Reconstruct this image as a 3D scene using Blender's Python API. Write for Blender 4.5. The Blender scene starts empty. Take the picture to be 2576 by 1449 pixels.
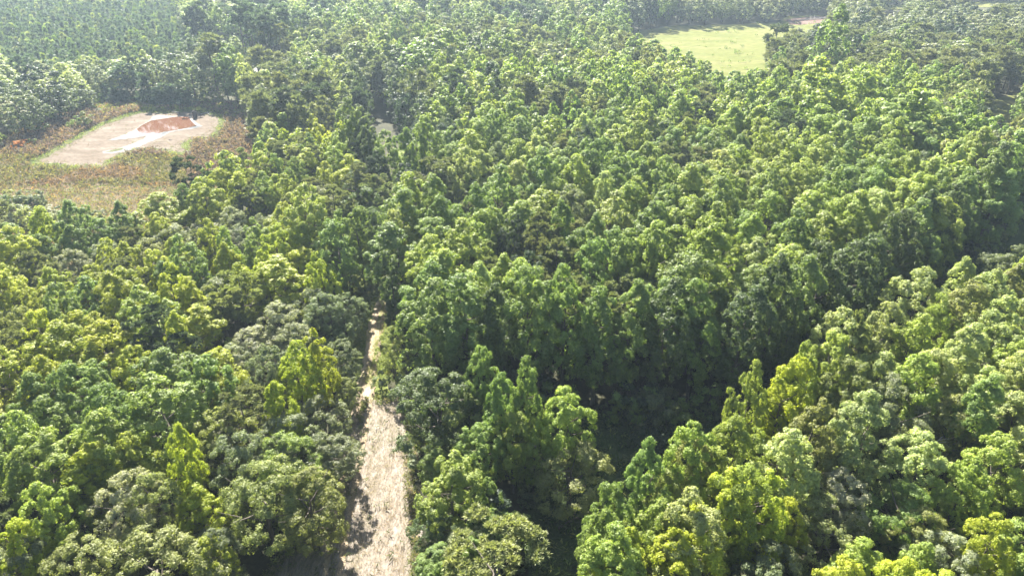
import bpy, math, random
import numpy as np
from mathutils import Vector
random.seed(7)
RNG = np.random.default_rng(7)
SC = bpy.context.scene
COL = SC.collection

# ------------------------------------------------------------------ camera
CAM_H, PITCH, FPX = 60.0, math.radians(30.0), 1717.0      # FPX: focal length in pixels of a 2576 px wide frame
cd = bpy.data.cameras.new('camera'); cam = bpy.data.objects.new('camera', cd); COL.objects.link(cam)
cam.location = (0, 0, CAM_H); cam.rotation_euler = (math.pi/2 - PITCH, 0, 0)
cd.sensor_width = 36.0; cd.lens = 36.0*FPX/2576.0; cd.clip_start = 0.5; cd.clip_end = 6000
SC.camera = cam

# ------------------------------------------------------------------ sky, sun, exposure
SUN_EL, SUN_AZ = math.radians(40), math.radians(18)        # sun ahead of the camera, a little to the left
w = bpy.data.worlds.new('World'); SC.world = w; w.use_nodes = True
nt = w.node_tree; bg = nt.nodes['Background']; sky = nt.nodes.new('ShaderNodeTexSky')
sky.sky_type = 'NISHITA'; sky.sun_disc = False; sky.sun_elevation = SUN_EL; sky.sun_rotation = -SUN_AZ
sky.air_density = 1.0; sky.dust_density = 2.0; sky.ozone_density = 1.5
nt.links.new(sky.outputs[0], bg.inputs[0]); bg.inputs[1].default_value = 0.05
sl = bpy.data.lights.new('sun', 'SUN'); sun = bpy.data.objects.new('sun', sl); COL.objects.link(sun)
sl.energy = 5.0; sl.angle = math.radians(0.5); sl.color = (1.0, 0.95, 0.86)
to_sun = Vector((-math.sin(SUN_AZ)*math.cos(SUN_EL), math.cos(SUN_AZ)*math.cos(SUN_EL), math.sin(SUN_EL)))
sun.rotation_euler = to_sun.to_track_quat('Z', 'Y').to_euler(); sun.location = (-60, 200, 300)
SC.view_settings.view_transform = 'Standard'; SC.view_settings.look = 'None'
SC.view_settings.exposure = 2.25; SC.view_settings.gamma = 1.0
SC.cycles.max_bounces = 7; SC.cycles.diffuse_bounces = 2; SC.cycles.transmission_bounces = 4; SC.cycles.glossy_bounces = 2
SC.cycles.volume_bounces = 0; SC.cycles.use_denoising = True

# ------------------------------------------------------------------ measuring helpers (photograph -> metres on the ground or at a height)
SP, CP = math.sin(PITCH), math.cos(PITCH)
def at(px, py, z=0.0):
    a = (px-1288)/FPX; b = (724.5-py)/FPX
    d = (a, CP+b*SP, -SP+b*CP); t = (z-CAM_H)/d[2]
    return (t*d[0], t*d[1])
def seen(x, y, z):
    f = y*CP-(z-CAM_H)*SP; u = y*SP+(z-CAM_H)*CP
    if f < 1: return (-9999, -9999)
    return (1288+FPX*x/f, 724.5-FPX*u/f)
def inside(p, poly):
    x, y = p; c = False; n = len(poly); j = n-1
    for i in range(n):
        xi, yi = poly[i]; xj, yj = poly[j]
        if (yi > y) != (yj > y) and x < (xj-xi)*(y-yi)/(yj-yi)+xi: c = not c
        j = i
    return c
def edge_dist(p, poly):
    x, y = p; best = 1e9; n = len(poly)
    for i in range(n):
        x1, y1 = poly[i]; x2, y2 = poly[(i+1) % n]; dx, dy = x2-x1, y2-y1
        t = max(0, min(1, ((x-x1)*dx+(y-y1)*dy)/(dx*dx+dy*dy+1e-9)))
        best = min(best, math.hypot(x-x1-t*dx, y-y1-t*dy))
    return best

# ------------------------------------------------------------------ tagging
def tag(o, label=None, cat=None, group=None, kind=None):
    if label: o['label'] = label
    if cat: o['category'] = cat
    if group: o['group'] = group
    if kind: o['kind'] = kind
    return o

# ------------------------------------------------------------------ materials
def new_mat(name):
    m = bpy.data.materials.new(name); m.use_nodes = True; t = m.node_tree; t.nodes.clear()
    return m, t, (lambda ty, **k: mk(t, ty, k))
def mk(t, ty, k):
    n = t.nodes.new(ty)
    for a, b in k.items(): setattr(n, a, b)
    return n
def leaf_material(name, attr_type, trans=0.42, rough=0.45, spec=0.35, vary=0.35, hue=.16):
    m, t, N = new_mat(name); L = t.links.new
    at_ = N('ShaderNodeAttribute', attribute_type=attr_type, attribute_name='tint')
    v = N('ShaderNodeAttribute', attribute_type='GEOMETRY', attribute_name='v')
    mr = N('ShaderNodeMapRange'); mr.inputs['To Min'].default_value = 1-vary; mr.inputs['To Max'].default_value = 1+vary
    L(v.outputs['Fac'], mr.inputs['Value'])
    mul = N('ShaderNodeVectorMath', operation='SCALE'); L(at_.outputs['Vector'], mul.inputs[0]); L(mr.outputs[0], mul.inputs['Scale'])
    hm = N('ShaderNodeMix', data_type='RGBA'); hm.inputs[6].default_value = (1-hue, 1-hue*.2, 1+hue, 1); hm.inputs[7].default_value = (1+hue, 1+hue*.2, 1-hue, 1); L(v.outputs['Fac'], hm.inputs[0])
    m2 = N('ShaderNodeVectorMath', operation='MULTIPLY'); L(mul.outputs[0], m2.inputs[0]); L(hm.outputs[2], m2.inputs[1]); mul = m2
    p = N('ShaderNodeBsdfPrincipled'); p.inputs['Roughness'].default_value = rough; p.inputs['Specular IOR Level'].default_value = spec
    L(mul.outputs[0], p.inputs['Base Color'])
    tc = N('ShaderNodeVectorMath', operation='MULTIPLY'); L(mul.outputs[0], tc.inputs[0]); tc.inputs[1].default_value = (1.75, 1.85, .85)
    tr = N('ShaderNodeBsdfTranslucent'); L(tc.outputs[0], tr.inputs['Color'])
    mx = N('ShaderNodeMixShader'); mx.inputs[0].default_value = trans
    L(p.outputs[0], mx.inputs[1]); L(tr.outputs[0], mx.inputs[2])
    o = N('ShaderNodeOutputMaterial'); L(mx.outputs[0], o.inputs[0])
    return m
def ground_material(name, cols, scale=0.5, detail=8, rough=0.95, bump=0.3, scale2=None, spec=.2, stretch=(1, 1, 1)):
    """cols: list of (position, colour) mixed by world-space noise, plus a finer second noise"""
    m, t, N = new_mat(name); L = t.links.new
    g = N('ShaderNodeNewGeometry'); mp = N('ShaderNodeMapping'); mp.inputs['Scale'].default_value = stretch
    L(g.outputs['Position'], mp.inputs['Vector'])
    n1 = N('ShaderNodeTexNoise'); n1.inputs['Scale'].default_value = scale; n1.inputs['Detail'].default_value = detail; n1.inputs['Roughness'].default_value = 0.65
    L(mp.outputs[0], n1.inputs['Vector'])
    r = N('ShaderNodeValToRGB'); e = r.color_ramp.elements
    while len(e) > len(cols): e.remove(e[-1])
    while len(e) < len(cols): e.new(0.5)
    for el, (p_, c) in zip(e, cols): el.position = p_; el.color = (*c, 1)
    L(n1.outputs['Fac'], r.inputs[0])
    n2 = N('ShaderNodeTexNoise'); n2.inputs['Scale'].default_value = scale2 or scale*9; n2.inputs['Detail'].default_value = 6
    L(mp.outputs[0], n2.inputs['Vector'])
    mr = N('ShaderNodeMapRange'); mr.inputs['From Min'].default_value = .3; mr.inputs['From Max'].default_value = .7
    mr.inputs['To Min'].default_value = 0.72; mr.inputs['To Max'].default_value = 1.25
    L(n2.outputs['Fac'], mr.inputs['Value'])
    sc = N('ShaderNodeVectorMath', operation='SCALE'); L(r.outputs[0], sc.inputs[0]); L(mr.outputs[0], sc.inputs['Scale'])
    p = N('ShaderNodeBsdfPrincipled'); p.inputs['Roughness'].default_value = rough; p.inputs['Specular IOR Level'].default_value = spec
    L(sc.outputs[0], p.inputs['Base Color'])
    b = N('ShaderNodeBump'); b.inputs['Strength'].default_value = bump; b.inputs['Distance'].default_value = 0.3
    L(n2.outputs['Fac'], b.inputs['Height']); L(b.outputs[0], p.inputs['Normal'])
    o = N('ShaderNodeOutputMaterial'); L(p.outputs[0], o.inputs[0])
    return m
M_LEAF = leaf_material('broad_leaves', 'INSTANCER', 0.42, 0.5, 0.3, 0.25, .10)
M_OAK = leaf_material('small_leaves', 'INSTANCER', 0.38, 0.5, 0.3, 0.3, .06)
M_NEEDLE = leaf_material('needles', 'INSTANCER', 0.25, 0.55, 0.3, 0.35, .06)
M_HERB = leaf_material('low_plants', 'GEOMETRY', 0.30, 0.6, 0.2, 0.35)
M_BARK = ground_material('bark', [(0.3, (.09, .075, .06)), (0.7, (.2, .175, .15))], 3, stretch=(1, 1, .2))
M_DEAD = ground_material('weathered_wood', [(0.3, (.3, .28, .26)), (0.7, (.5, .47, .44))], 3, stretch=(1, 1, .2))

# ------------------------------------------------------------------ mesh helpers
def mesh_from(name, verts, faces_quads=None, tris=None, mats=(), v=None, tint=None):
    me = bpy.data.meshes.new(name)
    verts = np.asarray(verts, dtype=np.float32).reshape(-1, 3)
    nq = 0 if faces_quads is None else len(faces_quads); ntr = 0 if tris is None else len(tris)
    li = []
    if nq: li.append(np.asarray(faces_quads, dtype=np.int32).ravel())
    if ntr: li.append(np.asarray(tris, dtype=np.int32).ravel())
    li = np.concatenate(li)
    me.vertices.add(len(verts)); me.vertices.foreach_set('co', verts.ravel())
    me.loops.add(len(li)); me.loops.foreach_set('vertex_index', li)
    me.polygons.add(nq+ntr)
    st = np.concatenate([np.arange(nq)*4, nq*4+np.arange(ntr)*3]).astype(np.int32)
    me.polygons.foreach_set('loop_start', st)
    me.update(calc_edges=True)
    for m in mats: me.materials.append(m)
    if v is not None:
        a = me.attributes.new('v', 'FLOAT', 'FACE'); a.data.foreach_set('value', np.asarray(v, dtype=np.float32))
    if tint is not None:
        a = me.attributes.new('tint', 'FLOAT_VECTOR', 'FACE'); a.data.foreach_set('vector', np.asarray(tint, dtype=np.float32).ravel())
    return me
def link(name, me, parent=None):
    o = bpy.data.objects.new(name, me); COL.objects.link(o)
    if parent: o.parent = parent
    return o
def unit(a): return a/np.maximum(np.linalg.norm(a, axis=-1, keepdims=True), 1e-6)
def rdir(rng, n): return unit(rng.normal(size=(n, 3)))
def leaf_quads(rng, P, Nn, size, aspect=0.62, along=None):
    """diamond leaf sprays centred at P facing Nn; along = preferred long direction"""
    n = len(P); size = np.broadcast_to(size, (n,)).reshape(n, 1)
    t = rdir(rng, n) if along is None else along
    t = unit(t-Nn*np.sum(t*Nn, axis=1, keepdims=True)); b = np.cross(Nn, t)
    k = rng.uniform(-.25, .25, (n, 1))
    V = np.stack([P-t*size*.5, P+b*size*aspect*.5+t*size*k*.5, P+t*size*.5+Nn*size*.12, P-b*size*aspect*.5+t*size*k*.5], axis=1)
    return V.reshape(-1, 3)
def quads(n, o=0): return np.arange(n*4).reshape(n, 4)+o
def tube(rings, sides=6):
    """rings: list of (x,y,z,r) -> verts, quads"""
    V = []; F = []
    for (x, y, z, r) in rings:
        for k in range(sides):
            a = 2*math.pi*k/sides; V.append((x+r*math.cos(a), y+r*math.sin(a), z))
    for i in range(len(rings)-1):
        for k in range(sides):
            a = i*sides+k; b = i*sides+(k+1) % sides
            F.append((a, b, b+sides, a+sides))
    return V, F
def join_parts(parts):
    V = []; F = []; o = 0
    for v, f in parts:
        V += list(v); F += [tuple(i+o for i in q) for q in f]; o += len(v)
    return V, F

# ------------------------------------------------------------------ trees: crown shapes
PEXP = (.36, .5)
def envelope(kind, t):
    if kind == 'poplar':  a_, b_ = PEXP; m_ = a_/(a_+b_); return (np.clip(t, 0, 1)**a_)*(np.clip(1-t, 0, 1)**b_)/(m_**a_*(1-m_)**b_)
    if kind == 'oak':     return np.sqrt(np.clip(1-(2*t-0.92)**2/1.19, 0.02, 1))
    if kind == 'pine':    return np.sqrt(np.clip(1-(t-0.45)**2/0.31, 0.03, 1))*0.98
    if kind == 'cone':    return (1-t)**0.85*0.98+0.03
    if kind == 'column':  return (np.clip(t*6, .4, 1)**.5)*np.clip((1.05-t)*5, 0, 1)**.5
def crown_mesh(kind, seed, H=18., R=3.4, z0=3.0, puffs=230, leaves=44, ls=0.30, pr=0.85, inner=0.25, mat=None, style='leaf', lobes=34, lobe_r=1.15):
    rng = np.random.default_rng(seed)
    n = puffs; global PEXP
    PEXP = (.32+.14*rng.random(), .46+.30*rng.random())
    # big lobes over the envelope, then puffs of leaves on every lobe
    nl_ = max(10, int(lobes)); lr = lobe_r
    t = rng.uniform(0.0, 1, nl_*8); wgt = envelope(kind, t)+.12
    t = t[rng.uniform(0, wgt.max(), nl_*8) < wgt][:nl_]; nl_ = len(t)
    th = np.arange(nl_)*2.39996+rng.uniform(-.5, .5, nl_)
    ph = rng.uniform(0, 6.28, 6)
    R = R*rng.uniform(.92, 1.08)
    lob = 1+.13*np.sin(2*th+ph[0]+3*t)+.10*np.sin(3*th+ph[1]-5*t)
    rad = np.where(rng.random(nl_) < inner, rng.uniform(.15, .6, nl_), rng.uniform(.84, 1.05, nl_))
    r = np.maximum(R*envelope(kind, t)*lob-lr*.8, 0)*rad
    lean = R*.2*np.array([math.cos(ph[4]), math.sin(ph[4])])
    LC = np.stack([r*np.cos(th)+lean[0]*t, r*np.sin(th)+lean[1]*t, z0+lr*.5+(H-z0-lr*1.1)*t], axis=1)
    lrad = lr*rng.uniform(.65, 1.25, nl_)*(1-.35*t)
    k = max(1, n//nl_); li_ = np.repeat(np.arange(nl_), k); n = len(li_)
    lo = unit(np.stack([np.cos(th)*.9, np.sin(th)*.9, (t-.3)*1.6], axis=1))
    dd = unit(rdir(rng, n)+lo[li_]*.75+np.array([0, 0, .30]))
    C = LC[li_]+dd*lrad[li_][:, None]*rng.uniform(.7, 1.1, (n, 1))*np.array([1, 1, 1.15 if kind == 'poplar' else .85])
    out = unit(dd+lo[li_]*.5); C[:, 2] = np.maximum(C[:, 2], .15)
    pk = pr*rng.uniform(.55, 1.25, n)
    if style == 'leaf':
        idx = np.repeat(np.arange(n), leaves)
        d = unit(rdir(rng, len(idx))+out[idx]*.55+np.array([0, 0, .35]))
        sq = np.array([1, 1, 1.05 if kind != 'oak' else .8])
        P = C[idx]+d*sq*(pk[idx]*rng.uniform(.3, 1.15, len(idx)))[:, None]
        Nn = unit(d+out[idx]*.35+rdir(rng, len(idx))*.55)
        al = unit(out[idx]*.7+rdir(rng, len(idx))*.8)
        V = leaf_quads(rng, P, Nn, ls*rng.uniform(.6, 1.35, len(idx)), .62, al)
        cl = rng.random(n)[idx]*.45+rng.random(len(idx))*.55
    else:     # needle tufts: thin blades fanning out of each tuft
        tufts = 5
        i1 = np.repeat(np.arange(n), tufts)
        C2 = C[i1]+rdir(rng, len(i1))*np.array([1, 1, .5])*pk[i1][:, None]
        i2 = np.repeat(np.arange(len(i1)), leaves)
        d = unit(rdir(rng, len(i2))+out[i1][i2]*.5+np.array([0, 0, .55]))
        ln = ls*rng.uniform(.7, 1.3, len(i2))
        P = C2[i2]+d*(ln*.5)[:, None]
        Nn = unit(np.cross(d, rdir(rng, len(i2))))
        V = leaf_quads(rng, P, Nn, ln, .24, d)
        cl = rng.random(n)[i1][i2]*.4+rng.random(len(i2))*.6
    nl = len(V)//4
    return mesh_from('crown', V, quads(nl), mats=(mat,), v=cl)
def trunk_mesh(seed, H, R, z0, r0, limbs=9, kind='poplar'):
    rng = np.random.default_rng(seed+900); parts = []
    ph = rng.uniform(0, 6.28)
    top = H*(.72 if kind != 'pine' else .9); rings = []
    for i in range(9):
        t = i/8; rings.append((.25*math.sin(2.4*t+ph)*t, .25*math.cos(2*t+ph)*t, top*t-.3*(i == 0), r0*(1-t)**.8*(1.25 if i == 0 else 1)+.03))
    parts.append(tube(rings, 7))
    for k in range(limbs):
        t = .25+.6*k/limbs; zb = z0*.7+(H-z0)*t*.85; a = k*2.4+ph
        L = R*float(envelope(kind if kind in ('poplar', 'oak', 'pine', 'cone') else 'oak', np.array(t)))*.9
        rise = L*(.75 if kind != 'pine' else .25); rr = []
        for i in range(5):
            s = i/4; rr.append((L*s*math.cos(a), L*s*math.sin(a), zb+rise*s**1.3, r0*.33*(1-s*.8)))
        # swept tube along an outward line
        V = []; F = []
        for (x, y, z, r) in rr:
            for q in range(5):
                b = 2*math.pi*q/5
                V.append((x-math.sin(a)*r*math.cos(b), y+math.cos(a)*r*math.cos(b), z+r*math.sin(b)))
        for i in range(4):
            for q in range(5):
                c = i*5+q; d = i*5+(q+1) % 5; F.append((c, d, d+5, c+5))
        parts.append((V, F))
    V, F = join_parts(parts)
    return mesh_from('trunk', V, F, mats=(M_BARK,))

# kind -> list of (crown mesh, trunk mesh, nominal height, nominal crown width); *_far are the coarser ones
LIB = {}
def lib(key, n, H, R, z0, r0, far, **kw):
    env = kw.pop('env'); out = []
    for s in range(n):
        h = H; seed = sum(map(ord, key))*13+s*7
        out.append((crown_mesh(env, seed, H=h, R=R, z0=z0, **kw), trunk_mesh(seed, h, R, z0, r0, limbs=(5 if far else 10), kind=env if env != 'column' else 'poplar'), h, 2*R))
    LIB[key] = out
lib('broadleaf_tree', 8, 18, 3.9, 3.6, .26, False, env='poplar', puffs=860, leaves=54, ls=.22, pr=.40, mat=M_LEAF, lobes=84, lobe_r=1.0)
lib('oak_tree', 5, 14, 4.6, 1.8, .32, False, env='oak', puffs=920, leaves=46, ls=.18, pr=.42, mat=M_OAK, lobes=80, lobe_r=1.05)
lib('pine_tree', 4, 16, 3.7, 5.0, .25, False, env='pine', puffs=150, leaves=34, ls=.40, pr=.5, mat=M_NEEDLE, style='needle', inner=.3, lobes=36, lobe_r=.9)
lib('vine_covered_tree', 2, 16, 1.7, .3, .25, False, env='column', puffs=260, leaves=44, ls=.26, pr=.4, mat=M_LEAF, lobes=50, lobe_r=.7)
lib('shrub', 4, 4, 2.2, .2, .06, False, env='oak', puffs=80, leaves=36, ls=.26, pr=.42, mat=M_OAK, lobes=14, lobe_r=.7)
lib('young_pine', 3, 8, 2.1, .6, .12, False, env='cone', puffs=90, leaves=13, ls=.6, pr=.35, lobes=40, lobe_r=.45, mat=M_NEEDLE, style='needle')
lib('broadleaf_tree_far', 6, 18, 3.9, 3.6, .26, True, env='poplar', puffs=330, leaves=22, ls=.48, pr=.5, mat=M_LEAF, lobes=62, lobe_r=1.1)
lib('oak_tree_far', 4, 14, 4.6, 1.8, .32, True, env='oak', puffs=330, leaves=20, ls=.46, pr=.5, mat=M_OAK, lobes=60, lobe_r=1.2)
lib('pine_tree_far', 3, 16, 3.4, 5.0, .22, True, env='pine', puffs=90, leaves=8, ls=.95, pr=.5, lobes=30, lobe_r=.9, mat=M_NEEDLE, style='needle', inner=.3)
lib('tall_pine', 3, 26, 3.6, 15.0, .30, False, env='pine', puffs=90, leaves=16, ls=.85, pr=.5, mat=M_NEEDLE, style='needle', inner=.3, lobes=26, lobe_r=.9)
lib('young_pine_far', 3, 8, 2.1, .6, .12, True, env='cone', puffs=60, leaves=4, ls=1.0, pr=.35, lobes=30, lobe_r=.45, mat=M_NEEDLE, style='needle')

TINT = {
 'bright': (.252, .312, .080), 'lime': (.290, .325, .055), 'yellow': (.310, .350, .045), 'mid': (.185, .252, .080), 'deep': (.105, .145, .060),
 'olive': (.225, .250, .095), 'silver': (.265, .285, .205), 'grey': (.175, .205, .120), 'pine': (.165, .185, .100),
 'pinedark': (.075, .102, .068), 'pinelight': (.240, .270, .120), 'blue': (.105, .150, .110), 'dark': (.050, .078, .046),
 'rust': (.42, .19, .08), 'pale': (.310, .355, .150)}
TREES = []      # (kind, x, y, h, w, tint name)
def T(kind, px, py, h, w, tint):
    x, y = at(px, py, h*.96); TREES.append((kind, x, y, h, w, tint, True))

# ------------------------------------------------------------------ open ground, in metres (measured from the photograph)
def Z(*pts):   # points read in a close-up of the pond
    return [at((300+a/6.44)*.8587, (240+b/6.44)*.8587) for a, b in pts]
def Gp(*pts): return [at(a, b) for a, b in pts]
CLEAR = [(-27, 30), (-25.5, 44), (-23.2, 52), (-21.8, 60), (-21.4, 68), (-20, 73.5), (-14.0, 73.5), (-12.2, 66), (-11.3, 57), (-9.6, 50), (-9.2, 44), (-8.5, 30)]
TRACK = [(-22.2, 70), (-22.6, 84), (-24.6, 92), (-25.0, 101), (-24.2, 112), (-23.5, 130), (-25.5, 150), (-29, 175), (-26, 176), (-22, 152), (-20.2, 131), (-20.4, 112), (-20.4, 96), (-19.7, 84), (-18.2, 72)]
MUD = Gp((92, 409), (150, 380), (205, 348), (262, 316), (315, 297), (362, 284), (420, 287), (470, 283), (515, 286), (548, 296), (552, 312), (540, 332), (530, 346), (490, 350), (455, 362), (470, 380), (452, 388), (395, 374), (340, 378), (300, 392), (268, 408), (262, 420), (180, 419))
WATER = Z((655, 905), (740, 835), (920, 745), (1130, 712), (1400, 672), (1640, 676), (1660, 730), (1700, 780), (1780, 850), (1480, 905), (1300, 940), (1160, 955), (1060, 988), (960, 970), (850, 982), (760, 988), (690, 962))
PUD1 = Z((400, 1052), (500, 985), (640, 925), (700, 967), (770, 992), (860, 985), (760, 1025), (620, 1060), (480, 1072))
PUD2 = Z((790, 1100), (840, 1030), (940, 975), (1060, 992), (1170, 960), (1260, 945), (1180, 990), (1095, 1035), (1085, 1068), (960, 1112), (850, 1130), (720, 1190), (600, 1250), (500, 1300), (430, 1310), (440, 1250), (600, 1185), (740, 1125))
PUD3 = Z((1760, 840), (1860, 850), (1780, 875), (1650, 890), (1640, 880))
MARSH = Gp((-200, 460), (-60, 408), (0, 362), (60, 328), (150, 296), (225, 272), (300, 255), (360, 262), (600, 262), (645, 300))+[at(a, b, 12) for a, b in ((650, 335), (600, 365), (540, 385), (490, 440), (430, 470), (300, 500), (240, 520), (130, 520), (60, 545), (-40, 560), (-300, 600))]
FIELD = Gp((1560, 84), (1700, 66), (1960, 58), (1975, 42), (2120, 38), (2080, 60))+[at(a, b, 15) for a, b in ((1990, 62), (1960, 75), (1950, 120), (1940, 165), (1900, 180), (1840, 186), (1790, 172), (1740, 150), (1690, 120), (1640, 100), (1580, 92))]
FIELD2 = Gp((2430, 300), (2485, 255), (2560, 235), (2640, 245), (2620, 290), (2530, 312))
FIELD3 = Gp((2140, 22), (2280, 10), (2420, 6), (2700, -2), (2700, 12), (2380, 22), (2250, 26))
FIELD4 = Gp((2290, 165), (2340, 145), (2400, 152), (2360, 172))
BERM = Gp((225, 232), (250, 232), (262, 262), (330, 268), (400, 256), (566, 256), (566, 284), (470, 280), (360, 281), (250, 292), (225, 270))
CREEK = Gp((560, 175), (600, 160), (660, 130), (780, 150), (800, 175), (690, 190), (600, 205))
GAP = [(-13.5, 66), (-13, 73), (-2, 72), (12, 70.5), (29, 69), (45, 80), (65, 96.5), (90, 118.5), (130, 154), (170, 189), (178, 170), (135, 131), (98, 101.5), (72, 87.5), (54, 76.5), (37, 63), (26, 52), (14, 44.5), (7, 38), (4, 30), (-1, 30), (1, 40), (2, 52), (0, 60)]
def edge_near(x): return float(np.interp(x, [2, 7, 14, 26, 37, 54, 72, 98, 135, 170], [30, 36, 43, 51, 62, 75.5, 86.5, 100, 129, 168]))   # edge of the right foreground block
def edge_wall(x): return float(np.interp(x, [-15, -2, 12, 29, 45, 65, 90, 130, 170], [74, 73, 71.5, 70.5, 81.5, 98, 120, 156, 191]))       # foot of the tall wall of trees
CORRIDOR = [(-26, 128), (-31, 160), (-38, 190), (-44, 212), (-38, 213), (-32, 190), (-25, 162), (-19.5, 128)]      # the cut line running on beyond the track
OPEN = [(CORRIDOR, 1.4), (CLEAR, 1.2), (TRACK, 1.5), (MARSH, 0.5), (FIELD, 1.0), (FIELD2, .5), (FIELD3, 1.), (FIELD4, .5), (BERM, .5), (CREEK, .5), (GAP, 1.6)]

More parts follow.
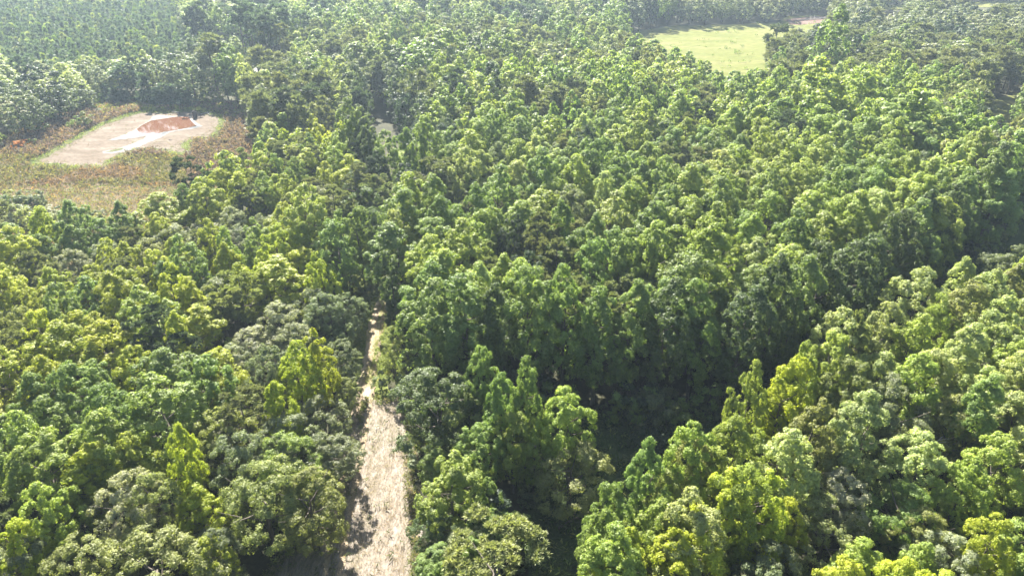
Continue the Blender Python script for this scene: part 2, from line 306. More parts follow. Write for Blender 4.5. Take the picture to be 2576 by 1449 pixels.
# ------------------------------------------------------------------ hand placed trees (top measured in the photograph)
B, O, P_, V_, S_ = 'broadleaf_tree', 'oak_tree', 'pine_tree', 'vine_covered_tree', 'shrub'
for a in [
 # between the clearing and the shaded gap
 (O, 1092, 950, 13, 10.6, 'deep'), (O, 1190, 990, 10, 6, 'olive'), (B, 1205, 885, 15, 4.6, 'mid'), (B, 1325, 898, 17, 4.6, 'mid'),
 (B, 1258, 945, 15, 5, 'mid'), (B, 1440, 985, 14, 5.6, 'bright'), (B, 1205, 1065, 11, 5.2, 'mid'), (B, 1290, 1045, 12, 5.2, 'bright'), (B, 1345, 1070, 11, 3.4, 'bright'),
 (B, 1130, 1165, 12, 6.4, 'bright'), (B, 1235, 1205, 9, 3.2, 'mid'), (O, 1440, 1140, 9, 8.5, 'olive'), (O, 1310, 1300, 5, 3.4, 'mid'),
 (P_, 1235, 1345, 15, 9.0, 'pinelight'), (O, 1095, 1290, 7, 5, 'deep'), (V_, 1240, 1240, 7, 3.2, 'dark'),
 (O, 984, 836, 9, 4.8, 'olive'), (V_, 985, 640, 16, 2.8, 'deep'), (O, 966, 690, 7, 3, 'silver'), (B, 1000, 535, 17, 5.5, 'pale'),
 # left edge of the track
 (O, 858, 745, 9, 6, 'grey'), (O, 820, 740, 11, 7, 'grey'), (O, 700, 765, 10, 8, 'silver'), (O, 790, 735, 10, 7, 'grey'), (O, 640, 835, 9, 7, 'silver'), (O, 580, 870, 8, 6.5, 'silver'), (O, 740, 830, 9, 6.5, 'silver'),
 (O, 842, 868, 8, 5.5, 'grey'), (O, 866, 955, 6, 4.2, 'olive'), (O, 822, 1100, 8, 7, 'grey'), (O, 720, 1075, 11, 8, 'grey'), (O, 812, 1015, 9, 7, 'grey'),
 (O, 640, 1185, 12, 9.5, 'olive'), (O, 760, 1200, 11, 8, 'olive'), (O, 700, 1120, 11, 8, 'mid'), (P_, 595, 985, 13, 7, 'pine'), (O, 530, 1040, 11, 7, 'olive'),
 (B, 432, 1080, 15, 4, 'yellow'), (B, 690, 955, 14, 4.4, 'yellow'), (B, 735, 870, 14, 5, 'yellow'), (B, 790, 845, 14, 4.6, 'yellow'), (B, 500, 1370, 9, 4.5, 'yellow'), (B, 20, 1320, 12, 5, 'yellow'),
 (O, 300, 1200, 12, 7, 'silver'), (O, 380, 1190, 12, 6, 'olive'), (O, 370, 1370, 11, 9.5, 'olive'), (O, 170, 1400, 10, 8, 'olive'), (O, 40, 1385, 10, 6, 'grey'), (O, 520, 1330, 9, 6, 'grey'),
 (B, 110, 1215, 13, 5, 'bright'), (B, 85, 1110, 14, 8, 'bright'), (B, 230, 1050, 14, 7, 'bright'), (B, 390, 965, 15, 9, 'bright'), (B, 400, 880, 14, 8, 'mid'), (B, 20, 1060, 14, 6, 'bright'), (B, 190, 1140, 12, 6, 'yellow'),
 (P_, 380, 775, 14, 7, 'pinedark'), (P_, 430, 850, 12, 6, 'pinedark'), (B, 360, 725, 15, 8, 'bright'), (B, 420, 670, 14, 6, 'yellow'), (B, 262, 608, 12, 4.5, 'yellow'), (B, 430, 795, 13, 5, 'yellow'),
 (P_, 300, 650, 12, 6.5, 'grey'), (P_, 590, 690, 13, 8, 'olive'), (P_, 540, 720, 12, 7, 'olive'), (B, 765, 560, 14, 6, 'bright'), (B, 840, 560, 16, 7, 'mid'), (B, 755, 470, 19, 8, 'bright'), (B, 800, 640, 14, 5, 'yellow'), (B, 555, 575, 14, 5, 'bright'),
 (P_, 465, 388, 16, 7, 'pinedark'), (P_, 690, 350, 15, 7, 'pine'), (P_, 760, 345, 15, 8, 'pine'), (P_, 600, 370, 13, 7, 'grey'), (P_, 830, 470, 16, 8, 'pine'), (P_, 890, 420, 16, 9, 'pine'), (P_, 950, 440, 15, 8, 'grey'), (O, 900, 480, 14, 9, 'deep'), (O, 960, 520, 13, 7, 'deep'),
 (B, 655, 360, 13, 5, 'bright'), (B, 650, 440, 14, 6, 'bright'), (B, 745, 400, 14, 5, 'mid'), (B, 520, 420, 13, 5, 'mid'),
 # beyond the bend of the track
 (B, 863, 255, 21, 8, 'mid'), (B, 960, 335, 17, 6.5, 'mid'), (B, 1022, 325, 19, 7, 'mid'), (B, 1060, 300, 22, 7.5, 'mid'), (O, 1118, 305, 16, 9, 'dark'), (V_, 1015, 410, 17, 4, 'dark'),
 (P_, 1085, 390, 18, 12, 'pine'), (P_, 1150, 480, 13, 9, 'pine'), (B, 850, 350, 15, 7, 'bright'), (P_, 790, 210, 18, 9, 'pinedark'), (P_, 720, 230, 18, 9, 'pinedark'), (P_, 700, 190, 17, 8, 'pine'),
 (O, 660, 215, 15, 10, 'silver'), (O, 1225, 262, 18, 9, 'dark'), (O, 1200, 300, 14, 8, 'dark'), (V_, 1240, 165, 22, 5.5, 'dark'), (P_, 1160, 180, 20, 9, 'pinedark'), (P_, 1110, 210, 17, 9, 'pine'), (P_, 1320, 200, 18, 11, 'pine'), (P_, 1390, 220, 18, 10, 'pine'),
 (O, 1095, 545, 8, 10, 'silver'), (B, 1190, 320, 16, 7, 'pale'), (B, 1250, 475, 14, 5, 'bright'), (P_, 1310, 490, 14, 7, 'pine'), (P_, 1180, 500, 13, 8, 'grey'), (P_, 1450, 200, 17, 8, 'grey'),
 (B, 1572, 178, 21, 9, 'mid'), (O, 1485, 330, 18, 8, 'dark'), (O, 1500, 380, 14, 7, 'dark'), (O, 1490, 290, 17, 8, 'mid'), (P_, 1720, 355, 18, 9, 'pine'), (P_, 1790, 370, 17, 9, 'pine'),
 (P_, 1750, 250, 19, 8, 'pinedark'), (P_, 2000, 280, 19, 8, 'pinedark'), (P_, 1680, 330, 16, 8, 'pine'),
 (B, 2080, 165, 25, 17, 'bright'), (B, 2170, 170, 23, 13, 'bright'), (B, 2020, 190, 22, 10, 'mid'), (B, 2330, 228, 24, 19, 'mid'), (B, 2170, 300, 18, 11, 'mid'), (B, 2120, 290, 16, 9, 'mid'), (B, 2290, 270, 20, 12, 'mid'),
 (B, 2390, 360, 17, 6, 'olive'), (B, 2570, 350, 17, 9, 'olive'), (P_, 2480, 340, 17, 9, 'pine'), (P_, 2600, 300, 18, 8, 'pinedark'), (P_, 2445, 262, 16, 8, 'pinedark'), (B, 2530, 430, 18, 9, 'mid'), (B, 2370, 510, 18, 8, 'bright'),
 (B, 2240, 108, 14, 11, 'pale'), (B, 2110, 25, 30, 13, 'mid'), (O, 2062, 78, 18, 13, 'dark'), (O, 2140, 90, 19, 15, 'dark'), (P_, 1962, 60, 18, 8, 'pinedark'), (O, 2300, 30, 19, 17, 'grey'), (O, 2290, 75, 17, 16, 'grey'), (O, 2430, 60, 17, 16, 'dark'), (O, 2340, 115, 15, 13, 'silver'), (O, 2440, 110, 17, 16, 'silver'),
 (P_, 1960, 160, 18, 10, 'pine'), (P_, 2030, 190, 15, 9, 'pine'), (P_, 2090, 165, 15, 9, 'pine'), (P_, 2140, 160, 16, 9, 'pine'), (P_, 2200, 160, 15, 9, 'pine'), (P_, 2260, 185, 14, 8, 'pine'), (B, 1940, 170, 14, 7, 'pale'), (B, 1930, 185, 13, 7, 'bright'),
 (B, 1600, 90, 20, 12, 'mid'), (B, 1650, 105, 18, 14, 'mid'), (B, 1730, 135, 16, 8, 'mid'), (B, 1780, 155, 14, 7, 'mid'), (B, 1690, 125, 16, 8, 'mid'),
 (B, 1050, 100, 22, 15, 'mid'), (B, 1120, 80, 23, 16, 'mid'), (B, 1190, 85, 20, 12, 'deep'), (B, 1270, 80, 21, 13, 'mid'), (B, 1000, 115, 18, 12, 'deep'), (B, 950, 85, 21, 13, 'mid'), (B, 900, 110, 18, 12, 'mid'), (O, 1380, 120, 18, 13, 'silver'), (O, 1530, 95, 17, 10, 'grey'), (B, 1460, 90, 19, 11, 'mid'), (O, 1340, 150, 14, 10, 'silver'),
 # round the pond
 ('young_pine', 352, 185, 10, 6.5, 'blue'), ('young_pine', 410, 213, 7, 7, 'blue'), ('young_pine', 428, 210, 7.5, 6, 'blue'), ('young_pine', 460, 222, 6.5, 6, 'blue'), ('young_pine', 395, 222, 6, 5, 'blue'), (O, 318, 142, 13.5, 7, 'dark'), (B, 556, 160, 13.2, 7, 'deep'), (B, 592, 172, 12.8, 8, 'mid'), ('young_pine', 262, 212, 6, 4.5, 'blue'), ('young_pine', 280, 220, 5.5, 5, 'blue'), ('young_pine', 300, 217, 6, 5, 'blue'),
 (O, 500, 208, 6, 4.5, 'silver'), (O, 535, 232, 4, 5, 'olive'), (O, 495, 236, 3.5, 4.5, 'pale'), (B, 570, 110, 20, 10, 'mid'), (P_, 520, 95, 20, 12, 'pine'), (O, 430, 130, 15, 12, 'grey'), (O, 470, 150, 15, 12, 'deep'), (O, 385, 140, 15, 12, 'grey'),
 (O, 110, 212, 12, 9, 'dark'), (O, 30, 232, 13, 10, 'grey'), (O, 70, 245, 11, 9, 'deep'), (O, 160, 215, 10, 8, 'grey'), (O, 205, 222, 7, 7, 'deep'), (O, 90, 165, 15, 12, 'dark'),
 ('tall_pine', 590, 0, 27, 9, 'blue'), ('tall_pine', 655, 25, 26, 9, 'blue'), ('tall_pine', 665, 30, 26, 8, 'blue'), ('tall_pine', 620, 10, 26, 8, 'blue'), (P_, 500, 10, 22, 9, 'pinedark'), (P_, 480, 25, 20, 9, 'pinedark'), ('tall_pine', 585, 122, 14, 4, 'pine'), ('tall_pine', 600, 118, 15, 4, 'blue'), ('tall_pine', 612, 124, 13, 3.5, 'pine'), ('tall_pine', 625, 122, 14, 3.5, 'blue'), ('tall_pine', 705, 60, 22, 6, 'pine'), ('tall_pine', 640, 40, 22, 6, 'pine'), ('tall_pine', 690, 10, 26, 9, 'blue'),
 # near right block, along its edge and the yellow front trees
 (B, 1755, 1085, 16, 6, 'bright'), (B, 1640, 1130, 16, 4.6, 'mid'), (B, 1870, 1060, 16, 6, 'bright'), (B, 1550, 1225, 15, 4.6, 'mid'), (B, 1520, 1290, 14, 4.4, 'mid'), (B, 1905, 925, 17, 4.2, 'bright'), (B, 1990, 905, 17, 6, 'yellow'), (B, 2040, 880, 17, 5, 'bright'),
 (B, 2150, 800, 17, 7.5, 'pale'), (B, 2110, 850, 17, 6, 'bright'), (P_, 2170, 795, 17, 4, 'olive'), (B, 2330, 690, 17, 8, 'pale'), (B, 2430, 670, 16, 6, 'pale'), (B, 2500, 700, 17, 7, 'pale'), (B, 2240, 780, 16, 6, 'pale'),
 (O, 2440, 1010, 13, 8, 'olive'), (O, 2270, 965, 15, 8.5, 'grey'), (O, 2200, 1000, 13, 7, 'grey'), (O, 2130, 1195, 11, 7, 'silver'), (B, 1915, 1190, 15, 6, 'yellow'), (B, 1840, 1215, 15, 6, 'yellow'), (B, 1650, 1270, 13, 5.6, 'bright'),
 (B, 1600, 1330, 13, 5, 'yellow'), (B, 1710, 1370, 13, 6, 'yellow'), (B, 1790, 1375, 13, 5, 'yellow'), (B, 1530, 1400, 11, 5, 'yellow'), (O, 2280, 1225, 11, 7.5, 'mid'), (O, 2100, 1290, 10, 8.5, 'olive'), (O, 2350, 1290, 10, 6, 'olive'), (B, 2310, 1365, 10, 4.4, 'bright'), (O, 2420, 1370, 10, 7, 'silver'),
 (O, 1740, 1130, 14, 6, 'olive'), (O, 1950, 1370, 10, 6, 'grey'), (B, 2540, 1100, 14, 6, 'bright'), (B, 2500, 960, 16, 6, 'mid'), (O, 1700, 1200, 12, 6, 'olive'), (B, 2450, 1170, 13, 5, 'bright'), (O, 2560, 620, 14, 9, 'grey'), (O, 2575, 690, 13, 8, 'olive'),
 ]: T(*a)

xw = -10.6
while xw < 168:              # front row of the tall tree wall; darker leaf tints deepen its shade
    TREES.append((B, xw, edge_wall(xw)+1.2+random.uniform(-.6, 1.2), random.uniform(17.5, 21), random.uniform(6.6, 9.4), random.choice(['mid', 'mid', 'deep', 'deep']), True))
    xw += random.uniform(3.8, 5.2)
xw = 9.0
while xw < 165:              # edge row of the right foreground block
    TREES.append((random.choice([B, B, B, O]), xw+random.uniform(-.5, .5), edge_near(xw)-1.5+random.uniform(-1, .3), random.uniform(14.5, 17), random.uniform(6, 7.5), random.choice(['bright', 'pale', 'bright', 'olive']), True))
    xw += random.uniform(4.5, 6.5)
# ------------------------------------------------------------------ woods: fill the rest of each block, keeping a crown's distance
cell = 4.0; GRID = {}
def near_ok(x, y, w, k=.66):
    cx, cy = int(x//cell), int(y//cell); R_ = 3
    for i in range(cx-R_, cx+R_+1):
        for j in range(cy-R_, cy+R_+1):
            for (a, b, ww) in GRID.get((i, j), ()):
                if (a-x)**2+(b-y)**2 < (k*(w+ww)*.5)**2: return False
    return True
def put(x, y, w): GRID.setdefault((int(x//cell), int(y//cell)), []).append((x, y, w))
for t_ in TREES: put(t_[1], t_[2], t_[4])
def noise2(x, y, s, k=0):
    return .5+.25*(math.sin(x/s+1.7*math.sin(y/s*1.3+k)+k)+math.sin(y/s*1.1+1.9*math.sin(x/s*.8+2*k)+2*k))
def pick(opts, r):
    tot = sum(o[0] for o in opts); r *= tot
    for o in opts:
        r -= o[0]
        if r <= 0: return o
    return opts[-1]
def zone(x, y):
    """returns a list of (weight, kind, h0, h1, w0, w1, tint)"""
    px, py = seen(x, y, 15)
    if y > 250+max(0, px-300)*.06 and px < 455: return 'plantation'
    if 120 < y < 215 and edge_dist((x, y), CORRIDOR) < 6: return [(3, O, 11, 15, 6, 8, 'dark'), (2, B, 14, 18, 6, 8, 'deep'), (1, P_, 14, 17, 6, 8, 'pinedark')]  # dark leaf tints stand in for the shaded tree sides along the cut
    tx = -22 - max(0, y-140)*.45      # the line of the track
    n = noise2(x, y, 14)
    if y < 165 and x < tx:             # young block left of the track
        e = min(1, max(0, (tx-x)/16))
        if e < .8 and y < 75:
            return [(3, O, 8, 12, 6, 8.5, 'grey'), (2, O, 8, 12, 6, 8, 'olive'), (1.5, B, 10, 14, 5, 6.5, 'mid'), (.5, B, 10, 14, 4, 5.5, 'yellow'), (1, O, 7, 11, 5, 8, 'deep')]
        if e < .6:
            return [(3, O, 8, 12, 6, 8, 'grey'), (1, O, 8, 12, 6, 8, 'deep'), (2, B, 12, 16, 5, 7, 'mid'), (1.5, P_, 12, 15, 6, 7, 'pine')]
        if n > .72: return [(2, O, 8, 12, 6, 8, 'silver'), (1, P_, 11, 14, 6, 7, 'pine'), (2, B, 11, 14, 5, 7, 'lime'), (1, O, 8, 12, 6, 8, 'olive')]
        return [(7, B, 10.5, 15.5, 7, 11, 'lime'), (1.8, B, 11, 14.5, 5, 7.5, 'yellow'), (2, B, 11, 15, 5, 7, 'mid'), (1, O, 9, 12, 6, 8, 'grey'), (.7, P_, 11, 14, 5, 7, 'pine'), (.8, B, 11, 14, 5, 7, 'pale')]
    if y < 69 and x > -16 and y > edge_near(max(x, 2)): return [(2, O, 5, 8, 4.5, 6, 'grey'), (2, B, 7, 10, 4, 5, 'mid'), (1, O, 4, 7, 4, 6, 'deep')]
    if x > 2 and y < edge_near(x)+1:                  # near right block
        if y < 46: return [(3, O, 8, 12, 6, 8.5, 'olive'), (2, O, 8, 12, 6, 8, 'grey'), (2.5, B, 10, 14, 4.5, 6.5, 'yellow'), (3, B, 10, 14, 4.5, 6.5, 'bright'), (1, O, 8, 11, 6, 8, 'mid')]
        return [(5, B, 13, 17, 6, 8.5, 'bright'), (3, B, 13, 17, 6, 8.5, 'pale'), (1.5, O, 11, 15, 7, 9, 'grey'), (1.2, B, 13, 17, 5, 7, 'yellow'), (2, B, 13, 17, 6, 8, 'mid')]
    if x > -22 and y < 215 and x < 40+y*.42:                          # the big block right of the track
        if n > .80: return [(2, B, 15, 19, 5.5, 8, 'mid'), (2.2, P_, 14, 18, 6, 8.5, 'pine'), (1, O, 13, 17, 7, 9, 'dark')]
        return [(7, B, 16, 20.5, 7.5, 10.8, 'mid'), (7, B, 16, 20.5, 7.5, 10.8, 'bright'), (2.5, B, 16, 20, 7, 9, 'pale'), (.9, P_, 15, 18, 6, 8, 'pine'), (.7, O, 13, 17, 7, 9, 'grey')]
    if x > 85 and y > 215:                                                   # grey oaks and pines upper right
        if y < 285: return [(5, P_, 13, 17, 7, 9, 'pine'), (2, O, 13, 16, 8, 12, 'grey'), (1.5, B, 13, 17, 7, 9, 'mid')]
        return [(5, O, 13, 18, 10, 15, 'grey'), (3, O, 13, 17, 10, 15, 'silver'), (2, O, 14, 19, 10, 14, 'dark'), (1.5, P_, 14, 18, 8, 10, 'pine')]
    if x > 40 and y < 240:
        return [(5, B, 15, 19, 6, 9, 'mid'), (3, B, 15, 19, 6, 9, 'olive'), (3, P_, 14, 18, 7, 9, 'pine'), (2, O, 12, 16, 8, 11, 'grey'), (1, O, 12, 16, 8, 11, 'dark')]
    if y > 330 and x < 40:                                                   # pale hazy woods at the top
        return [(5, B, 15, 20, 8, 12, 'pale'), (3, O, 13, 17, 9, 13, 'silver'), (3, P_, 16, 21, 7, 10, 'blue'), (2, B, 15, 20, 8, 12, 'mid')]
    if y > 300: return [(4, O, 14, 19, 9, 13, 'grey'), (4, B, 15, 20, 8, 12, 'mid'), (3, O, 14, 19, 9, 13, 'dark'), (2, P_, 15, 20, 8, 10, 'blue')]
    if 440 < px < 560 and y < 245: return [(2, O, 2.5, 4.5, 4, 5.5, 'olive'), (1, O, 2.5, 4.5, 4, 5.5, 'silver')]
    if x < -85: return [(3, O, 8, 12, 7, 10, 'grey'), (2, O, 8, 12, 7, 10, 'silver'), (2, B, 9, 13, 7, 10, 'pale'), (2, O, 9, 13, 8, 10, 'deep'), (1.5, P_, 9, 13, 7, 9, 'blue')]
    if n > .62: return [(3, P_, 14, 18, 7, 10, 'pine'), (2, O, 12, 15, 8, 11, 'grey'), (1.5, O, 12, 15, 8, 11, 'silver'), (1.2, B, 14, 18, 6, 8, 'pale')]
    return [(6, B, 12.5, 20, 6, 10, 'mid'), (4, B, 12, 18, 6, 10, 'pale'), (3, P_, 14, 18, 6, 9, 'pine'), (1.5, O, 12, 16, 7, 10, 'deep'), (2, O, 12, 16, 8, 11, 'grey')]
CLEARVIEW = [((905, 1025), (1010, 1020), (990, 1090), (1045, 1235), (1035, 1460), (800, 1460), (895, 1180), (905, 1050)),
 ((930, 750), (966, 742), (966, 800), (938, 850), (940, 1005), (908, 1005), (890, 870), (905, 800)),
 ((0, 388), (60, 350), (150, 314), (230, 287), (370, 268), (560, 275), (640, 310), (600, 345), (480, 380), (430, 455), (260, 490), (130, 505), (20, 480)),
 ((1680, 100), (1960, 66), (1936, 100), (1925, 160), (1800, 172), (1710, 125)), ((1350, 1270), (1490, 1210), (1480, 1400), (1360, 1400)),
 ((1985, 44), (2080, 36), (2068, 58), (1990, 78)), ((1014, 545), (1044, 545), (1044, 580), (1020, 580)), ((2482, 240), (2562, 236), (2566, 298), (2500, 292)), ((2440, -5), (2580, -5), (2580, 8), (2440, 10)), ((2215, 18), (2270, 12), (2275, 24), (2225, 30)), ((2305, 152), (2345, 150), (2345, 160), (2305, 164)), ((260, 262), (600, 258), (600, 275), (260, 280)), ((635, 150), (668, 140), (665, 180), (640, 180))]
def blocks_view(x, y, h, wd):
    """a filler tree may not stand where the photograph looks past it at open ground"""
    for fz, fw in ((.97, 0), (.88, .2), (.8, .3), (.68, .4), (.55, .42), (.42, .4), (.3, .35), (.15, .2)):
        for sx in ((-1, 1) if fw else (0,)):
            p = seen(x+sx*wd*fw, y, h*fz)
            for q in CLEARVIEW:
                if inside(p, q): return True
    return False
def is_open(x, y):
    for poly, m in OPEN:
        if inside((x, y), poly): return True
        if m > 0 and edge_dist((x, y), poly) < m: return True
    return False
PLANT = []
yy = 24.0
while yy < 540:
    half = yy*.78+30
    step = 1.7 if yy < 200 else 2.6
    xx = -half
    while xx < half:
        x = xx+random.uniform(-1.6, 1.6); y = yy+random.uniform(-1.6, 1.6); xx += step*random.uniform(.6, 1.4)
        if is_open(x, y): continue
        zn = zone(x, y)
        if zn == 'plantation':
            if near_ok(x, y, 3.4, random.uniform(.72, .95)):
                put(x, y, 3.4); r = random.random()
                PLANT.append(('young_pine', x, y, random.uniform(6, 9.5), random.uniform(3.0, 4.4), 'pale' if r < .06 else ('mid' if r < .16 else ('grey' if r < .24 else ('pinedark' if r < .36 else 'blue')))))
            continue
        o = pick(zn, min(.999, max(0, .5*random.random()+.5*(noise2(x*1.3+40, y*1.3, 9, 3)*1.6-.3)))); wd = random.uniform(o[4], o[5])
        if near_ok(x, y, wd, .58 if (-22 < x < 40+y*.42 and y < 215) else .64):
            ht = random.uniform(o[2], o[3])
            if blocks_view(x, y, ht, wd): continue
            put(x, y, wd); TREES.append((o[1], x, y, ht, wd, o[6], False))
    yy += step
# understorey shrubs along the edges of the openings
EDGE = []
for poly, m in [(CLEAR, 0), (TRACK, 0), (GAP, 0), (FIELD, 0), (MARSH, 0), (BERM, 0)]:
    n = len(poly)
    for i in range(n):
        x1, y1 = poly[i]; x2, y2 = poly[(i+1) % n]; L_ = math.hypot(x2-x1, y2-y1)
        for k in range(int(L_/3.2)):
            t = (k+random.random())/(L_/3.2); x = x1+(x2-x1)*t+random.uniform(-1.4, 1.4); y = y1+(y2-y1)*t+random.uniform(-1.4, 1.4)
            if y < 34 or any(inside((x, y), q) for q in (CLEAR, TRACK, MUD)) or y > 330: continue
            if poly is TRACK and y > 140: continue
            if blocks_view(x, y, 2.4, 2.4): continue
            EDGE.append((S_, x, y, random.uniform(1.3, 3.6), random.uniform(2.2, 4.2), random.choice(['deep', 'grey', 'mid', 'olive', 'bright'] if poly is not MARSH else ['grey', 'olive', 'pale', 'silver']), False))
for _ in range(130):         # brush along the foot of the tall tree wall
    k = random.random(); x = -13+k*120; y = edge_wall(x)+random.uniform(-3.5, 1)
    h = random.uniform(2.0, 6.0)
    if not blocks_view(x, y, h, 3.5): EDGE.append((S_, x, y, h, h*random.uniform(.7, 1.2), random.choice(['deep', 'dark', 'mid', 'grey']), False))
for _ in range(90):          # saplings and brush scattered over the shaded floor of the gap
    x, y = random.uniform(-1, 34), random.uniform(36, 71); h = random.choice([.9, 1.2, 1.6, 2.4, 3.4])
    if inside((x, y), GAP) and not blocks_view(x, y, h, 2): EDGE.append((S_, x, y, h, h*random.uniform(.8, 1.4), random.choice(['deep', 'mid', 'olive', 'grey', 'dark']), False))
for _ in range(46):          # scrubby margin of the far field
    k = random.randrange(6, len(FIELD)); x1, y1 = FIELD[k]; x2, y2 = FIELD[(k+1) % len(FIELD)]; t = random.random(); h = random.uniform(1.5, 5)
    EDGE.append((S_, x1+(x2-x1)*t+random.uniform(-3, 3), y1+(y2-y1)*t+random.uniform(-2, 6), h, h*1.3, random.choice(['mid', 'olive', 'grey', 'bright']), False))
for _ in range(70):          # grey bushes where the marsh meets the left edge
    px, py = random.uniform(-60, 260), random.uniform(475, 560)
    if py < 500+px*.1 and px > 110: continue
    x, y = at(px, py, 3); EDGE.append((S_, x, y, random.uniform(2, 4.5), random.uniform(3, 5), random.choice(['silver', 'grey', 'olive', 'pale', 'deep']), False))
for px, py, h, c in ((40, 352, 3, 'rust'), (62, 350, 2.5, 'rust'), (75, 346, 2.5, 'olive'), (192, 288, 4, 'mid'), (206, 282, 4.5, 'grey'), (180, 300, 3, 'mid'), (700, 285, 4, 'olive')):
    x, y = at(px, py, h); EDGE.append((S_, x, y, h, h*1.1, c, False))
TREES += EDGE

# ------------------------------------------------------------------ instantiate: individuals (largest in view) and the rest as one object per kind
def jit(c, r=.12):
    a = random.uniform(1-r, 1+r); return (c[0]*a*random.uniform(1-r*.35, 1+r*.55), c[1]*a, c[2]*a*random.uniform(1-r*1.1, 1+r*.2))
LOOK = {'bright': 'bright green', 'lime': 'lime green', 'yellow': 'yellow-green', 'mid': 'mid green', 'deep': 'deep green', 'olive': 'olive green', 'silver': 'silvery green', 'grey': 'grey-green',
        'pine': 'olive-grey', 'pinedark': 'dark green', 'pinelight': 'light olive', 'blue': 'blue-green', 'dark': 'very dark', 'rust': 'rust orange', 'pale': 'pale green'}
NOUN = {'tall_pine': 'tall bare-stemmed pine', B: 'broadleaf tree', O: 'round tree', P_: 'pine', V_: 'vine-covered tree', S_: 'shrub', 'young_pine': 'young pine'}
CATN = {'tall_pine': 'pine tree', B: 'broadleaf tree', O: 'round-crowned tree', P_: 'pine tree', V_: 'vine-covered tree', S_: 'shrub', 'young_pine': 'young pine'}
def place_word(x, y):      # kept short: labels have at most 16 words
    if x > 2 and y < edge_near(x)+1: return 'in the right foreground'
    if y < 76 and -14 < x: return 'by the shaded gap'
    if y < 165 and x < -22: return 'left of the track'
    if y < 215 and x < 40+y*.42 and x > -24: return 'in the middle block'
    if x < -60 and y < 300: return 'near the pond'
    if y > 300: return 'in the far woods'
    if x > 60: return 'in the upper woods'
    return 'beyond the track'
GROUPN = {'tall_pine': 'tall bare-stemmed pines beyond the pond', B: 'broadleaf trees of the woods', O: 'round-crowned trees of the woods', P_: 'pines scattered through the woods', V_: 'vine-covered trees', S_: 'shrubs along the edges of the openings', 'young_pine': 'young pines of the far plantation'}
USED = {}
def label_for(kind, x, y, h, tint):
    px, py = seen(x, y, h*.7); fx, fy = px/25.76, py/14.49
    if kind == O: pass
    base = '%s %s %s' % (LOOK[tint], NOUN[kind], place_word(x, y))
    fx = min(99, max(0, fx)); fy = min(99, max(0, fy))
    for dec in (0, 1, 2):
        lb = '%s, %.*f%% across, %.*f%% down the photo' % (base, dec, fx, dec, fy)
        if lb not in USED: break
    USED[lb] = 1
    return lb
def visible(x, y, h, w):
    px, py = seen(x, y, h*.75); m = 20
    return -m < px < 2576+m and (-m < py < 1449+m or (-m < seen(x, y, h)[1] < 1449))
PROTO = {}      # mesh key -> a real crown / trunk object to instance from
CAP = {'tall_pine': 60, B: 300, O: 300, P_: 300, V_: 50, S_: 300, 'young_pine': 90}
NFACE = {}
def build(kind, items):
    global PROTO
    items.sort(key=lambda t: (t[2]**2+t[1]**2+40**2)/(t[3]*t[4]))
    vis = [t for t in items if visible(t[1], t[2], t[3], t[4])]; rest = [t for t in items if not visible(t[1], t[2], t[3], t[4])]
    ind = vis[:CAP[kind]]; rest += vis[CAP[kind]:]
    proto_done = {}
    for t in ind:
        x, y, h, wd, tint = t[1:6]
        farkey = kind+'_far'; key = farkey if (farkey in LIB and math.hypot(x, y) > 170) else kind
        vi = random.randrange(len(LIB[key]))
        if (key, vi) not in proto_done:
            cm, tm, nh, nw = LIB[key][vi]
            root = bpy.data.objects.new(kind, None); COL.objects.link(root); root.empty_display_size = .5
            c = link('crown', cm, root); tr = link('trunk' if kind != S_ else 'stem', tm, root)
            proto_done[(key, vi)] = (root, c, tr); PROTO[(key, vi)] = (c, tr)
        else:
            r0, c0, t0 = proto_done[(key, vi)]
            root = r0.copy(); COL.objects.link(root)
            c = c0.copy(); COL.objects.link(c); c.parent = root
            tr = t0.copy(); COL.objects.link(tr); tr.parent = root
        nh, nw = LIB[key][vi][2:4]
        root.location = (x, y, 0); root.rotation_euler = (random.uniform(-.03, .03), random.uniform(-.03, .03), random.uniform(0, 6.28))
        root.scale = (wd/nw, wd/nw, h/nh)
        c['tint'] = jit(TINT[tint])
        tag(root, label_for(kind, x, y, h, tint), CATN[kind], GROUPN[kind])
    return rest
def scatter_nodes(keys):
    ng = bpy.data.node_groups.new('tree_scatter', 'GeometryNodeTree')
    ng.interface.new_socket('Geometry', in_out='INPUT', socket_type='NodeSocketGeometry'); ng.interface.new_socket('Geometry', in_out='OUTPUT', socket_type='NodeSocketGeometry')
    gi = ng.nodes.new('NodeGroupInput'); go = ng.nodes.new('NodeGroupOutput'); jn = ng.nodes.new('GeometryNodeJoinGeometry'); L = ng.links.new
    def attr(name, ty):
        n = ng.nodes.new('GeometryNodeInputNamedAttribute'); n.data_type = ty; n.inputs['Name'].default_value = name; return n.outputs['Attribute']
    idx = attr('idx', 'INT'); rot = attr('rot', 'FLOAT_VECTOR'); scl = attr('scl', 'FLOAT_VECTOR')
    for k, key in enumerate(keys):
        cmp_ = ng.nodes.new('FunctionNodeCompare'); cmp_.data_type = 'INT'; cmp_.operation = 'EQUAL'
        L(idx, cmp_.inputs[2]); cmp_.inputs[3].default_value = k
        for ob in PROTO[key]:
            oi = ng.nodes.new('GeometryNodeObjectInfo'); oi.inputs['Object'].default_value = ob; oi.transform_space = 'ORIGINAL'
            ip = ng.nodes.new('GeometryNodeInstanceOnPoints')
            L(gi.outputs[0], ip.inputs['Points']); L(cmp_.outputs[0], ip.inputs['Selection']); L(oi.outputs['Geometry'], ip.inputs['Instance'])
            L(rot, ip.inputs['Rotation']); L(scl, ip.inputs['Scale']); L(ip.outputs[0], jn.inputs[0])
    L(jn.outputs[0], go.inputs[0])
    return ng
